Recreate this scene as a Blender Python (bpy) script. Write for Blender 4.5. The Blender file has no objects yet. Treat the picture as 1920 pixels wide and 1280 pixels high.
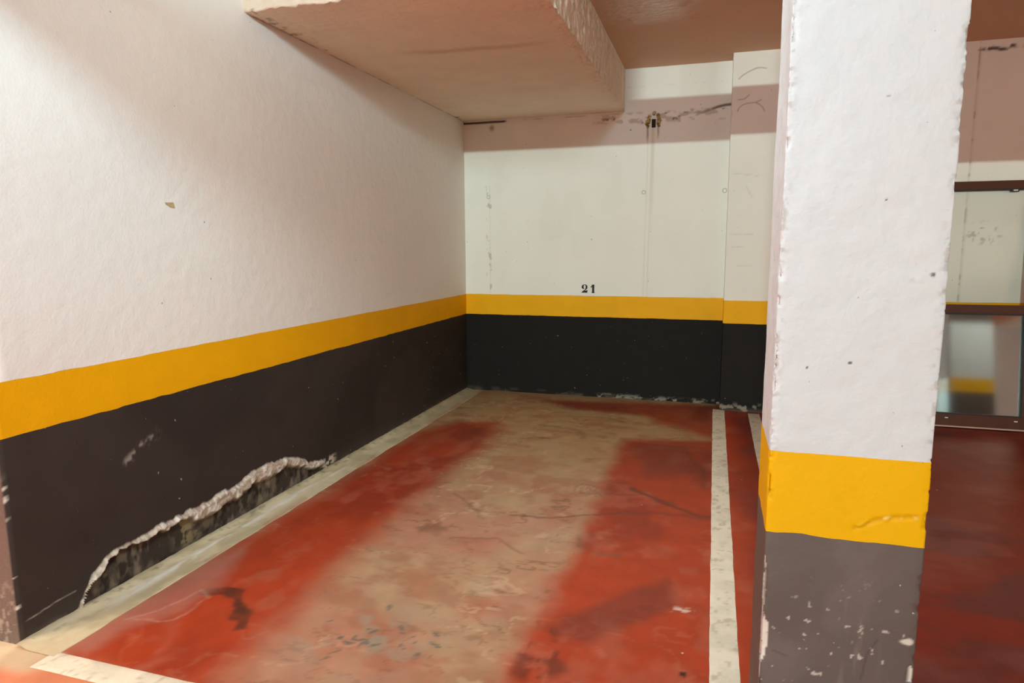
import bpy, bmesh, math, random
import numpy as np
from mathutils import Vector, Matrix

S = bpy.context.scene
COL = S.collection

# ------------------------------------------------------------------ camera
CAM = (2.4834, -6.5508, 1.5)
YAW, PITCH, ROLL, FPX = -0.2937, 0.1405, -0.0042, 1246.55
fw = Vector((math.sin(YAW) * math.cos(PITCH), math.cos(YAW) * math.cos(PITCH), -math.sin(PITCH)))
rt = Vector((math.cos(YAW), -math.sin(YAW), 0))
up = rt.cross(fw)
r2 = rt * math.cos(ROLL) + up * math.sin(ROLL)
u2 = -rt * math.sin(ROLL) + up * math.cos(ROLL)
cd = bpy.data.cameras.new('camera')
cam = bpy.data.objects.new('camera', cd)
COL.objects.link(cam)
M3 = Matrix((r2, u2, -fw)).transposed()
cam.matrix_world = Matrix.Translation(CAM) @ M3.to_4x4()
cd.sensor_fit = 'HORIZONTAL'
cd.sensor_width = 36.0
cd.lens = FPX / 1920 * 36.0
cd.clip_start = 0.05
S.camera = cam

# ------------------------------------------------------------------ view
S.view_settings.view_transform = 'Standard'
S.view_settings.look = 'None'
S.view_settings.gamma = 1.0
S.view_settings.use_curve_mapping = False
S.view_settings.exposure = 0.24

# ------------------------------------------------------------------ light
w = bpy.data.worlds.new('world')
S.world = w
w.use_nodes = True
w.node_tree.nodes['Background'].inputs[0].default_value = (0.02, 0.02, 0.02, 1)
w.node_tree.nodes['Background'].inputs[1].default_value = 0.0


def lamp(name, loc, target, sx, sy, power, col=(1.0, 0.95, 0.88), spread=180, axis=(1, 0, 0)):
    l = bpy.data.lights.new(name, 'AREA')
    l.shape = 'RECTANGLE'
    l.size, l.size_y = sx, sy
    l.energy = power
    l.color = col
    l.spread = math.radians(spread)
    o = bpy.data.objects.new(name, l)
    o.location = loc
    d = Vector(target) - Vector(loc)
    zz = -d.normalized()
    xx = (Vector(axis) - zz * zz.dot(Vector(axis))).normalized()
    o.rotation_euler = Matrix((xx, zz.cross(xx), zz)).transposed().to_euler()
    COL.objects.link(o)
    return o


# ceiling strip lights of the driving aisle (behind the photographer) and added fill lamps
LC = (0.74, 1.0, 0.93)
lamp('aisle_lamp_far', (0.9, -24.0, 3.05), (1.8, -5.0, 1.9), 1.2, 0.10, 1750, LC)
lamp('aisle_lamp_near', (1.9, -6.0, 3.10), (0.0, -3.9, 0.9), 0.5, 0.10, 44, (0.64, 1.0, 1.15), axis=(0, 1, 0))
lamp('bay_fill', (1.87, -4.92, 3.0), (0.8, -2.9, 1.6), 0.35, 0.08, 19, (0.74, 1.0, 1.05))  # unseen fill added to lift the upper left wall
lamp('bay_floor_fill', (2.05, -4.0, 3.1), (1.75, -3.7, 0.0), 0.6, 0.1, 9, (0.95, 1.0, 0.9), spread=110, axis=(0, 1, 0))  # added source, out of view, to brighten the bay floor
lamp('right_bay_fill', (6.9, -3.7, 3.05), (6.1, -5.3, 1.3), 0.5, 0.10, 60, (1.0, 0.92, 0.78))  # added in the next bay to light the pillar mirrored in the glass
lamp('aisle_lamp_left', (-2.2, -8.0, 3.05), (0.5, -5.5, 0.8), 1.2, 0.10, 20, LC)
for lx, ly, pw in ((-1.5, -7.4, 170), (-3.0, -9.6, 120), (-2.5, -12.0, 90), (6.0, -11.0, 90)):
    lamp('aisle_bounce_fill', (lx, ly, 3.05), (lx, ly + 0.01, 0.0), 1.2, 0.3, pw, (1.0, 0.82, 0.58), spread=110)  # unseen fills added for warm red bounce off the aisle floor

# ------------------------------------------------------------------ numpy noise
_rs = np.random.RandomState(11)
_T = _rs.rand(512, 512)


def vnoise(x, y, seed=0):
    x = np.asarray(x, float) + seed * 37.31
    y = np.asarray(y, float) + seed * 91.77
    xi = np.floor(x).astype(int); yi = np.floor(y).astype(int)
    fx = x - xi; fy = y - yi
    fx = fx * fx * fx * (fx * (fx * 6 - 15) + 10); fy = fy * fy * fy * (fy * (fy * 6 - 15) + 10)
    a = _T[xi & 511, yi & 511]; b = _T[(xi + 1) & 511, yi & 511]
    c = _T[xi & 511, (yi + 1) & 511]; d = _T[(xi + 1) & 511, (yi + 1) & 511]
    return (a * (1 - fx) + b * fx) * (1 - fy) + (c * (1 - fx) + d * fx) * fy


def fbm(x, y, seed=0, octs=4, gain=0.5):
    s = 0.0; a = 1.0; t = 0.0
    for k in range(octs):
        s = s + a * vnoise(x * 2 ** k, y * 2 ** k, seed + k * 3 + 1)
        t += a; a *= gain
    return s / t


def ridge(x, y, seed=0, octs=3):
    s = 0.0; a = 1.0; t = 0.0
    for k in range(octs):
        s = s + a * (1 - np.abs(2 * vnoise(x * 2 ** k, y * 2 ** k, seed + 5 * k) - 1))
        t += a; a *= 0.5
    return s / t


def sstep(a, b, v):
    t = np.clip((v - a) / (b - a), 0, 1)
    return t * t * (3 - 2 * t)


def seg_dist(px, py, pts):
    d = np.full(np.shape(px), 1e9)
    for (x0, y0), (x1, y1) in zip(pts[:-1], pts[1:]):
        vx, vy = x1 - x0, y1 - y0
        L = vx * vx + vy * vy + 1e-12
        t = np.clip(((px - x0) * vx + (py - y0) * vy) / L, 0, 1)
        d = np.minimum(d, np.hypot(px - x0 - t * vx, py - y0 - t * vy))
    return d


def poly_sd(px, py, pts):
    """signed distance, negative inside"""
    q = list(pts) + [pts[0]]
    d = seg_dist(px, py, q)
    ins = np.zeros(np.shape(px), bool)
    for (x0, y0), (x1, y1) in zip(q[:-1], q[1:]):
        c = ((y0 > py) != (y1 > py))
        xi = (x1 - x0) * (py - y0) / ((y1 - y0) if y1 != y0 else 1e-9) + x0
        ins ^= c & (px < xi)
    return np.where(ins, -d, d)


def mixc(c, col, m):
    m = np.clip(m, 0, 1)[..., None]
    return c * (1 - m) + np.asarray(col, float) * m


def flat(n, col):
    return np.tile(np.asarray(col, float), (n, 1))


# ------------------------------------------------------------------ materials
def new_mat(name):
    m = bpy.data.materials.new(name)
    m.use_nodes = True
    nt = m.node_tree
    b = nt.nodes['Principled BSDF']
    return m, nt, b


def paint(name, color=None, attr=False, rough=0.6, var=0.06, vscale=3.0, bump=0.0, bscale=60.0,
          bump2=0.0, b2scale=8.0, specks=None, spec=0.4, grain=0.0, rvar=0.0, detail=6.0):
    """painted plaster / concrete: colour x soft noise, optional dark or light specks, bump"""
    m, nt, b = new_mat(name)
    N, L = nt.nodes, nt.links
    tc = N.new('ShaderNodeTexCoord')
    if attr:
        src = N.new('ShaderNodeAttribute'); src.attribute_name = 'Col'
        cur = src.outputs['Color']
    else:
        src = N.new('ShaderNodeRGB'); src.outputs[0].default_value = (*color, 1)
        cur = src.outputs[0]
    n = N.new('ShaderNodeTexNoise'); n.inputs['Scale'].default_value = vscale; n.inputs['Detail'].default_value = detail
    L.new(tc.outputs['Object'], n.inputs['Vector'])
    mr = N.new('ShaderNodeMapRange')
    mr.inputs['To Min'].default_value = 1 - 2 * var; mr.inputs['To Max'].default_value = 1 + 2 * var
    L.new(n.outputs['Fac'], mr.inputs['Value'])
    hs = N.new('ShaderNodeVectorMath'); hs.operation = 'SCALE'
    L.new(cur, hs.inputs[0]); L.new(mr.outputs[0], hs.inputs['Scale'])
    cur = hs.outputs[0]
    if grain:
        g = N.new('ShaderNodeTexNoise'); g.inputs['Scale'].default_value = 190; g.inputs['Detail'].default_value = 3
        L.new(tc.outputs['Object'], g.inputs['Vector'])
        gm = N.new('ShaderNodeMapRange'); gm.inputs['To Min'].default_value = 1 - 2 * grain; gm.inputs['To Max'].default_value = 1 + 2 * grain
        L.new(g.outputs['Fac'], gm.inputs['Value'])
        gs = N.new('ShaderNodeVectorMath'); gs.operation = 'SCALE'
        L.new(cur, gs.inputs[0]); L.new(gm.outputs[0], gs.inputs['Scale'])
        cur = gs.outputs[0]
    for sp in (specks or []):
        sc, rad, prob, scol = sp
        v = N.new('ShaderNodeTexVoronoi'); v.inputs['Scale'].default_value = sc
        dn = N.new('ShaderNodeTexNoise'); dn.inputs['Scale'].default_value = sc * 2.5; dn.inputs['Detail'].default_value = 2
        L.new(tc.outputs['Object'], dn.inputs['Vector'])
        ad = N.new('ShaderNodeVectorMath'); ad.operation = 'MULTIPLY_ADD'
        ad.inputs[1].default_value = (0.35 / sc,) * 3
        L.new(dn.outputs['Color'], ad.inputs[0]); L.new(tc.outputs['Object'], ad.inputs[2])
        L.new(ad.outputs[0], v.inputs['Vector'])
        lt = N.new('ShaderNodeMapRange'); lt.inputs['From Min'].default_value = rad; lt.inputs['From Max'].default_value = rad * 0.6
        L.new(v.outputs['Distance'], lt.inputs['Value'])
        sx = N.new('ShaderNodeSeparateXYZ'); L.new(v.outputs['Color'], sx.inputs[0])
        pr = N.new('ShaderNodeMath'); pr.operation = 'LESS_THAN'; pr.inputs[1].default_value = prob
        L.new(sx.outputs[0], pr.inputs[0])
        mu = N.new('ShaderNodeMath'); mu.operation = 'MULTIPLY'
        L.new(lt.outputs[0], mu.inputs[0]); L.new(pr.outputs[0], mu.inputs[1])
        mx = N.new('ShaderNodeMix'); mx.data_type = 'RGBA'
        L.new(mu.outputs[0], mx.inputs[0]); L.new(cur, mx.inputs[6]); mx.inputs[7].default_value = (*scol, 1)
        cur = mx.outputs[2]
    L.new(cur, b.inputs['Base Color'])
    b.inputs['Roughness'].default_value = rough
    if rvar:
        rm = N.new('ShaderNodeMapRange'); rm.inputs['To Min'].default_value = rough - rvar; rm.inputs['To Max'].default_value = rough + rvar
        rn = N.new('ShaderNodeTexNoise'); rn.inputs['Scale'].default_value = 2.2; rn.inputs['Detail'].default_value = 5
        L.new(tc.outputs['Object'], rn.inputs['Vector']); L.new(rn.outputs['Fac'], rm.inputs['Value'])
        L.new(rm.outputs[0], b.inputs['Roughness'])
    b.inputs['Specular IOR Level'].default_value = spec
    prev = None
    for st, sc, dist in ((bump, bscale, 0.004), (bump2, b2scale, 0.02)):
        if st:
            bn = N.new('ShaderNodeTexNoise'); bn.inputs['Scale'].default_value = sc; bn.inputs['Detail'].default_value = 4
            L.new(tc.outputs['Object'], bn.inputs['Vector'])
            bp = N.new('ShaderNodeBump'); bp.inputs['Strength'].default_value = st; bp.inputs['Distance'].default_value = dist
            L.new(bn.outputs['Fac'], bp.inputs['Height'])
            if prev is not None:
                L.new(prev, bp.inputs['Normal'])
            prev = bp.outputs[0]
    if prev is not None:
        L.new(prev, b.inputs['Normal'])
    return m


WHITE = (0.885, 0.84, 0.775)
YEL = (0.90, 0.425, 0.003)
DADO = (0.042, 0.032, 0.028)
GREY = (0.125, 0.105, 0.095)

m_white = paint('white_plaster', WHITE, rough=0.75, var=0.03, vscale=1.6, bump=0.35, bscale=90, bump2=0.25, b2scale=14, spec=0.25,
                specks=[(5, 0.022, 0.35, (0.20, 0.16, 0.14)), (14, 0.05, 0.05, (0.45, 0.40, 0.36))])
m_white_a = paint('white_concrete', attr=True, rough=0.7, var=0.03, vscale=2.0, bump=0.2, bscale=70, spec=0.25,
                  specks=[(9, 0.05, 0.30, (0.30, 0.26, 0.22)), (22, 0.08, 0.10, (0.34, 0.30, 0.25))])
m_pillar_a = paint('white_pillar_paint', attr=True, rough=0.7, var=0.02, vscale=3.0, bump=0.3, bscale=60, bump2=0.3, b2scale=16, spec=0.25,
                   specks=[(16, 0.05, 0.30, (0.25, 0.24, 0.23)), (45, 0.10, 0.08, (0.40, 0.38, 0.36))])
m_yel = paint('yellow_paint', YEL, rough=0.5, var=0.05, vscale=5, bump=0.35, bscale=90, spec=0.12)
m_yel_a = paint('yellow_pillar_paint', attr=True, rough=0.5, var=0.03, vscale=5, bump=0.2, bscale=70, spec=0.12,
                specks=[(22, 0.06, 0.18, (0.35, 0.16, 0.01))])
m_dado_a = paint('black_dado_paint', attr=True, rough=0.6, var=0.08, vscale=6, bump=0.2, bscale=80, spec=0.09, grain=0.10,
                 specks=[(11, 0.06, 0.22, (0.42, 0.37, 0.31)), (30, 0.10, 0.10, (0.22, 0.18, 0.15))])
m_base_a = paint('grey_base_paint', attr=True, rough=0.5, var=0.07, vscale=7, bump=0.2, bscale=60, spec=0.35, grain=0.03,
                 specks=[(30, 0.07, 0.10, (0.62, 0.58, 0.52))])
m_floor_a = paint('red_garage_floor_paint', attr=True, rough=0.45, var=0.10, vscale=9, bump=0.06, bscale=50, bump2=0.10, b2scale=5, spec=0.18,
                  grain=0.03, rvar=0.12,
                  specks=[(7, 0.035, 0.22, (0.60, 0.50, 0.40))])
m_line_a = paint('white_line_paint', attr=True, rough=0.6, var=0.06, vscale=10, bump=0.2, bscale=60, spec=0.3, grain=0.04)
m_ceil = paint('ceiling_paint', (0.68, 0.40, 0.225), rough=0.55, var=0.04, vscale=1.5, bump2=0.15, b2scale=4, spec=0.4)
m_soffit_a = paint('rough_soffit_plaster', attr=True, rough=0.8, var=0.05, vscale=4, bump=0.5, bscale=110, bump2=0.2, b2scale=30, spec=0.2, grain=0.04)
m_black = paint('black_stencil_paint', (0.012, 0.011, 0.010), rough=0.6, var=0.0)
m_frame = paint('brown_coated_metal', (0.085, 0.027, 0.016), rough=0.45, var=0.08, vscale=12, spec=0.2)
m_gasket = paint('black_rubber', (0.012, 0.010, 0.010), rough=0.5, var=0.0)
m_sticker = paint('white_sticker', (0.75, 0.72, 0.68), rough=0.5, var=0.05)
m_foam = paint('yellowed_foam', attr=True, rough=0.9, var=0.1, vscale=40, bump=0.4, bscale=120)
m_metal = paint('galvanised_steel', (0.45, 0.46, 0.47), rough=0.4, var=0.06, vscale=9)
m_metal.node_tree.nodes['Principled BSDF'].inputs['Metallic'].default_value = 0.8
m_crumb = paint('plaster_crumb', (0.72, 0.66, 0.57), rough=0.9, var=0.1, vscale=60)


def glass_mat(name, refl, tint, rough):
    m = bpy.data.materials.new(name); m.use_nodes = True
    nt = m.node_tree; N, L = nt.nodes, nt.links
    N.clear()
    out = N.new('ShaderNodeOutputMaterial')
    tr = N.new('ShaderNodeBsdfTransparent'); tr.inputs[0].default_value = (*tint, 1)
    gl = N.new('ShaderNodeBsdfGlossy'); gl.inputs['Roughness'].default_value = rough
    gl.inputs['Color'].default_value = (0.88, 0.96, 0.95, 1)
    fr = N.new('ShaderNodeFresnel'); fr.inputs[0].default_value = 1.45
    ad = N.new('ShaderNodeMath'); ad.operation = 'ADD'; ad.inputs[1].default_value = refl; ad.use_clamp = True
    mx = N.new('ShaderNodeMixShader')
    L.new(fr.outputs[0], ad.inputs[0]); L.new(ad.outputs[0], mx.inputs[0])
    L.new(tr.outputs[0], mx.inputs[1]); L.new(gl.outputs[0], mx.inputs[2]); L.new(mx.outputs[0], out.inputs[0])
    return m


m_glass = glass_mat('clear_glass', -0.03, (0.94, 0.93, 0.92), 0.01)
m_glass_dark = glass_mat('reflective_glass', 0.38, (0.5, 0.52, 0.54), 0.06)


# ------------------------------------------------------------------ mesh helpers
def link(name, me, mat, parent=None):
    o = bpy.data.objects.new(name, me)
    COL.objects.link(o)
    if mat:
        me.materials.append(mat)
    if parent is not None:
        o.parent = parent
        if parent.type == 'EMPTY':
            pass
    return o


def grid_mesh(name, P, nu, nv, mat, parent=None, col=None, closed=False, flip=False, smooth=True, extra=None):
    """P (nu*nv,3) in u-major order; quads between; closed wraps u; extra = list of extra (verts, faces) blocks"""
    idx = np.arange(nu * nv).reshape(nu, nv)
    if closed:
        idx = np.vstack([idx, idx[:1]])
    q = np.stack([idx[:-1, :-1], idx[1:, :-1], idx[1:, 1:], idx[:-1, 1:]], -1).reshape(-1, 4)
    if flip:
        q = q[:, ::-1]
    me = bpy.data.meshes.new(name)
    V = np.asarray(P, np.float32)
    me.vertices.add(len(V)); me.vertices.foreach_set('co', V.ravel())
    me.loops.add(q.size); me.loops.foreach_set('vertex_index', q.astype(np.int32).ravel())
    me.polygons.add(len(q))
    me.polygons.foreach_set('loop_start', np.arange(0, q.size, 4, dtype=np.int32))
    me.update(calc_edges=True)
    me.validate()
    if col is not None:
        a = me.color_attributes.new('Col', 'FLOAT_COLOR', 'POINT')
        c = np.ones((len(V), 4), np.float32); c[:, :3] = np.clip(col, 0, 1)
        a.data.foreach_set('color', c.ravel())
    if smooth:
        me.polygons.foreach_set('use_smooth', np.ones(len(q), bool))
    return link(name, me, mat, parent)


def lines(*segs):
    """non-uniform grid lines: (start, end, step) ... joined"""
    out = []
    for a, b, st in segs:
        n = max(1, int(round(abs(b - a) / st)))
        out.append(np.linspace(a, b, n, endpoint=False))
    out.append(np.array([segs[-1][1]], float))
    return np.concatenate(out)


def ribbon(name, path, steps, zs, mat, fn=None, parent=None, closed=False, zlo=None, zhi=None, side=1):
    """vertical surface over a plan polyline. steps per segment; zs z lines; fn(s,x,y,z,nx,ny)->(off(N,3),col)
    zlo/zhi: functions of s which move the first/last row"""
    pts = []; nrm = []; ss = []
    n = len(path)
    segs = [(path[i], path[(i + 1) % n]) for i in range(n if closed else n - 1)]
    s0 = 0.0
    dirs = []
    for a, b in segs:
        dx, dy = b[0] - a[0], b[1] - a[1]; L = math.hypot(dx, dy)
        dirs.append((dy / L * side, -dx / L * side))
    for i, (a, b) in enumerate(segs):
        L = math.hypot(b[0] - a[0], b[1] - a[1])
        st = steps[i] if isinstance(steps, (list, tuple)) else steps
        ts = st if isinstance(st, np.ndarray) else np.linspace(0, 1, max(2, int(round(L / st)) + 1))
        for k, t in enumerate(ts):
            if k == len(ts) - 1 and (closed or i < len(segs) - 1):
                continue
            pts.append((a[0] + (b[0] - a[0]) * t, a[1] + (b[1] - a[1]) * t)); ss.append(s0 + L * t)
            if k == 0 and (closed or i > 0):
                d0 = dirs[i - 1]; d1 = dirs[i]
                nrm.append(((d0[0] + d1[0]), (d0[1] + d1[1])))
            else:
                nrm.append(dirs[i])
        s0 += L
    pts = np.array(pts); nrm = np.array(nrm); ss = np.array(ss)
    nu, nv = len(pts), len(zs)
    Z = np.tile(np.asarray(zs, float), (nu, 1))
    if zlo is not None:
        t = np.clip((Z - Z[:, :1]) / (Z[:, -1:] - Z[:, :1]), 0, 1)
        Z = Z + (zlo(ss) - Z[:, 0])[:, None] * (1 - t)
    if zhi is not None:
        t = np.clip((Z - Z[:, :1]) / (Z[:, -1:] - Z[:, :1]), 0, 1)
        Z = Z + (zhi(ss) - Z[:, -1])[:, None] * t
    X = np.repeat(pts[:, 0], nv); Y = np.repeat(pts[:, 1], nv); ZZ = Z.ravel()
    NX = np.repeat(nrm[:, 0], nv); NY = np.repeat(nrm[:, 1], nv); SS = np.repeat(ss, nv)
    P = np.stack([X, Y, ZZ], -1); col = None
    if fn is not None:
        off, col = fn(SS, X, Y, ZZ, NX, NY)
        P = P + off
    return grid_mesh(name, P, nu, nv, mat, parent, col, closed=closed, flip=(side < 0))


def box_bm(bm, x0, x1, y0, y1, z0, z1, bevel=0.0):
    r = bmesh.ops.create_cube(bm, size=1.0)
    vs = r['verts']
    for v in vs:
        v.co = Vector(((x0 + x1) / 2 + v.co.x * (x1 - x0), (y0 + y1) / 2 + v.co.y * (y1 - y0), (z0 + z1) / 2 + v.co.z * (z1 - z0)))
    if bevel:
        es = list({e for v in vs for e in v.link_edges})
        bmesh.ops.bevel(bm, geom=es, offset=bevel, segments=2, affect='EDGES', profile=0.7)


def bm_obj(name, bm, mat, parent=None, smooth=False):
    me = bpy.data.meshes.new(name)
    bmesh.ops.recalc_face_normals(bm, faces=bm.faces)
    bm.to_mesh(me); bm.free()
    if smooth:
        me.polygons.foreach_set('use_smooth', np.ones(len(me.polygons), bool))
    return link(name, me, mat, parent)


def structure(o):
    o['kind'] = 'structure'
    return o


def thing(o, label, cat, group=None):
    o['label'] = label; o['category'] = cat; o['kind'] = 'thing'
    if group:
        o['group'] = group
    return o


ZB, ZY, ZS, ZC = 0.81, 1.018, 2.765, 3.147     # dado top, stripe top, soffit underside, ceiling
XR, PILF = 2.58, -0.25                          # pilaster left face, its front
LEND = -4.84                                    # free end of the left wall
RX0, RX1, RY0 = -5.0, 9.0, -26.0                # extent of the garage around the bay


def wob(seed, amp=0.003, sc=9.0):
    return lambda s: amp * 2 * (fbm(s * sc, s * 0 + seed, seed, 3) - 0.5)


# ------------------------------------------------------------------ floor
xs = lines((RX0, -0.4, 0.4), (-0.4, 2.7, 0.0115), (2.7, 5.3, 0.018), (5.3, RX1, 0.4))
ys = lines((RY0, -5.2, 0.4), (-5.2, -3.4, 0.0115), (-3.4, 0.0, 0.015))
X, Y = [a.ravel() for a in np.meshgrid(xs, ys, indexing='ij')]
wx = X + 0.10 * (fbm(X * 3, Y * 3, 1) - 0.5) + 0.03 * (fbm(X * 14, Y * 14, 2) - 0.5)
wy = Y + 0.10 * (fbm(X * 3, Y * 3, 3) - 0.5) + 0.03 * (fbm(X * 14, Y * 14, 4) - 0.5)
RED = np.array((0.375, 0.048, 0.016)); DRED = np.array((0.22, 0.030, 0.015))
DUST = np.array((0.42, 0.31, 0.185)); PINK = np.array((0.42, 0.235, 0.15)); BEIGE = np.array((0.41, 0.31, 0.15))
c = flat(len(X), RED)
n1 = fbm(X * 2.2, Y * 1.1, 7, 5); n2 = fbm(X * 7, Y * 5, 9, 5)
c = mixc(c, DRED, sstep(0.46, 0.66, n1) * 0.6)
c = mixc(c, (0.40, 0.10, 0.055), sstep(0.50, 0.72, n2) * 0.55)
# dusty middle of the bay between two scrubbed red wheel tracks
bay = (X < 2.55) & (X > 0) & (Y > LEND)
trackL = poly_sd(wx, wy, [(0.42, -1.30), (0.74, -1.26), (0.86, -1.9), (0.80, -3.0), (0.82, -3.7), (0.84, -4.2), (0.88, -4.9), (0.20, -4.9), (0.19, -3.3), (0.2, -1.7)])
trackR = poly_sd(wx, wy, [(1.88, -1.46), (2.56, -1.30), (2.60, -4.9), (1.95, -4.9), (1.80, -4.45), (1.86, -4.1), (1.86, -3.1), (1.88, -2.4)])
red = np.maximum(sstep(0.15, -0.13, trackL), sstep(0.08, -0.07, trackR))
back = poly_sd(wx, wy, [(0.95, -0.30), (2.55, -0.10), (2.60, -1.35), (2.2, -0.95), (1.9, -0.62), (1.2, -0.52)])
red = np.maximum(red, 0.8 * sstep(0.12, -0.10, back))
fadeY = sstep(-3.6, -1.2, Y)
dcol = mixc(flat(len(X), PINK), DUST, sstep(0.40, 0.62, fbm(X * 2.5, Y * 2.0, 21, 5)) * 0.9)
dcol = mixc(dcol, BEIGE, fadeY * 0.85)
dcol = mixc(dcol, (0.30, 0.12, 0.065), sstep(0.52, 0.70, fbm(X * 5, Y * 7, 23, 5)) * 0.45)
dust_m = bay * (1 - red) * (0.78 + 0.3 * (n2 - 0.5))
c = c * (1 - dust_m[:, None]) + dcol * dust_m[:, None]
inb = bay.astype(float)
# swirling dirty wipe marks in the middle of the bay
rg = ridge(wx * 3.2, wy * 5.0, 31, 3)
c = mixc(c, (0.17, 0.085, 0.05), inb * sstep(0.86, 0.97, rg) * sstep(0.45, 0.62, fbm(X * 1.7, Y * 1.7, 33)) * sstep(-4.6, -3.4, Y) * sstep(-1.5, -2.6, Y) * 0.6)
rg2 = ridge(wx * 2.4, wy * 3.1, 41, 3)
c = mixc(c, (0.55, 0.36, 0.24), inb * (1 - 0.7 * red) * sstep(0.88, 0.98, rg2) * sstep(0.45, 0.6, fbm(X * 2, Y * 2, 43)) * 0.5)
for sd0, sx_, sy_, colr, st in ((301, 2.6, 6.5, (0.16, 0.075, 0.04), 0.55), (331, 4.0, 8.0, (0.22, 0.10, 0.055), 0.45), (351, 3.2, 5.5, (0.62, 0.44, 0.29), 0.45)):
    rv = 1 - np.abs(2 * fbm(wx * sx_, wy * sy_, sd0, 4) - 1)
    c = mixc(c, colr, inb * (1 - 0.85 * red) * sstep(0.955, 0.99, rv) * sstep(0.42, 0.60, fbm(X * 1.9, Y * 1.9, sd0 + 9)) * st)
# dirt patches (red tracks)
c = mixc(c, (0.10, 0.035, 0.028), sstep(0.02, -0.06, poly_sd(wx, wy, [(1.85, -4.18), (2.32, -3.55), (2.38, -3.85), (2.08, -4.26)])) * 0.5)
c = mixc(c, (0.12, 0.03, 0.018), sstep(0.03, -0.03, poly_sd(wx, wy, [(1.82, -4.15), (1.91, -4.08), (2.03, -4.41), (1.95, -4.52), (1.84, -4.48)])) * sstep(0.4, 0.55, fbm(X * 18, Y * 10, 51)) * 0.7)
c = mixc(c, (0.11, 0.04, 0.03), sstep(0.06, -0.08, poly_sd(wx, wy, [(1.95, -1.55), (2.31, -1.5), (2.5, -2.1), (2.1, -2.3)])) * 0.45)
for pts, wd, st in (([(1.91, -1.52), (2.31, -1.55), (2.47, -2.01), (2.44, -2.34)], 0.02, 0.5),
                    ([(2.03, -2.5), (2.2, -2.68), (2.39, -2.84), (2.51, -2.84)], 0.018, 0.7),
                    ([(1.41, -3.12), (1.68, -3.07), (1.91, -3.0), (2.07, -2.89)], 0.010, 0.55),
                    ([(1.95, -2.62), (2.12, -2.60), (2.30, -2.72)], 0.014, 0.45),
                    ([(2.0, -2.95), (2.2, -2.88), (2.5, -2.87)], 0.02, 0.4),
                    ([(1.2, -3.5), (1.45, -3.42), (1.62, -3.55)], 0.010, 0.4),
                    ([(1.0, -2.9), (1.2, -3.05), (1.3, -3.2)], 0.012, 0.35),
                    ([(1.1, -1.2), (1.45, -1.3), (1.52, -1.5)], 0.03, 0.35),
                    ([(1.25, -0.85), (1.6, -0.80), (1.75, -0.9)], 0.02, 0.3)):
    c = mixc(c, (0.09, 0.035, 0.025), sstep(wd * 1.8, 0, seg_dist(wx, wy, pts)) * st)
for k in range(5):   # raked scratch marks
    x0 = 1.70 + k * 0.028
    c = mixc(c, (0.16, 0.075, 0.05), sstep(0.014, 0, seg_dist(wx, wy, [(x0 + 0.03, -2.49 - 0.012 * k), (x0, -2.58), (x0 + 0.01 + 0.02 * k, -2.66 - 0.015 * k)])) * 0.38)
# far ends of the wheel tracks: dimmer light painted in, plus some grime
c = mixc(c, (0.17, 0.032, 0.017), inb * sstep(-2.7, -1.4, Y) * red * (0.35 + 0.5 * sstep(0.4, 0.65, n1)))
# black spilt mark near the front left corner of the bay
ox_, oy_ = X + 0.025 * (fbm(X * 22, Y * 22, 63) - 0.5), Y + 0.025 * (fbm(X * 22, Y * 22, 65) - 0.5)
oil = poly_sd(ox_, oy_, [(0.34, -4.29), (0.44, -4.25), (0.545, -4.235), (0.57, -4.30), (0.615, -4.34), (0.70, -4.385), (0.715, -4.43), (0.76, -4.50), (0.71, -4.52), (0.68, -4.47), (0.63, -4.47), (0.60, -4.40), (0.55, -4.33), (0.47, -4.31), (0.38, -4.345)])
c = mixc(c, (0.10, 0.030, 0.018), sstep(0.006, -0.012, oil) * (0.55 + 0.6 * fbm(X * 20, Y * 20, 61)))
# pinkish dusty wedge inside the left line
wed = poly_sd(wx, wy, [(0.16, -4.84), (0.18, -4.1), (0.27, -3.8), (0.42, -4.25), (0.40, -4.45), (0.34, -4.62), (0.30, -4.84)])
c = mixc(c, (0.40, 0.17, 0.13), sstep(0.03, -0.06, wed) * 0.6)
c = mixc(c, (0.55, 0.34, 0.27), sstep(0.010, 0, np.abs(poly_sd(wx, wy, [(0.25, -4.6), (0.36, -4.30), (0.43, -4.36), (0.41, -4.52)]))) * 0.35)
# greenish blotches, front middle
gz = np.exp(-(((X - 1.22) / 0.27) ** 2 + ((Y + 4.42) / 0.22) ** 2))
c = mixc(c, (0.30, 0.27, 0.20), gz * sstep(0.45, 0.62, fbm(X * 8, Y * 8, 71)) * 0.75)
rr = np.random.RandomState(5)
for k in range(26):
    gx, gy = 1.24 + rr.randn() * 0.13, -4.42 + rr.randn() * 0.10
    a = rr.rand() * 3.1; l, wd = 0.008 + 0.018 * rr.rand(), 0.004 + 0.006 * rr.rand()
    dx, dy = X - gx, Y - gy
    u_, v_ = dx * math.cos(a) + dy * math.sin(a), -dx * math.sin(a) + dy * math.cos(a)
    c = mixc(c, (0.10, 0.115, 0.095), sstep(1.2, 0.7, np.hypot(u_ / l, v_ / wd)) * 0.75)
c = mixc(c, (0.07, 0.02, 0.012), sstep(0.022, 0.012, np.hypot((wx - 2.42), (wy + 4.29) * 1.2)))
# white scuffs
c = mixc(c, (0.62, 0.45, 0.38), sstep(0.5, 0.62, fbm(X * 40, Y * 40, 81)) * sstep(0.04, 0.0, np.abs(Y + 3.87)) * sstep(0.06, 0.02, np.abs(X - 2.41)))
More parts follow.
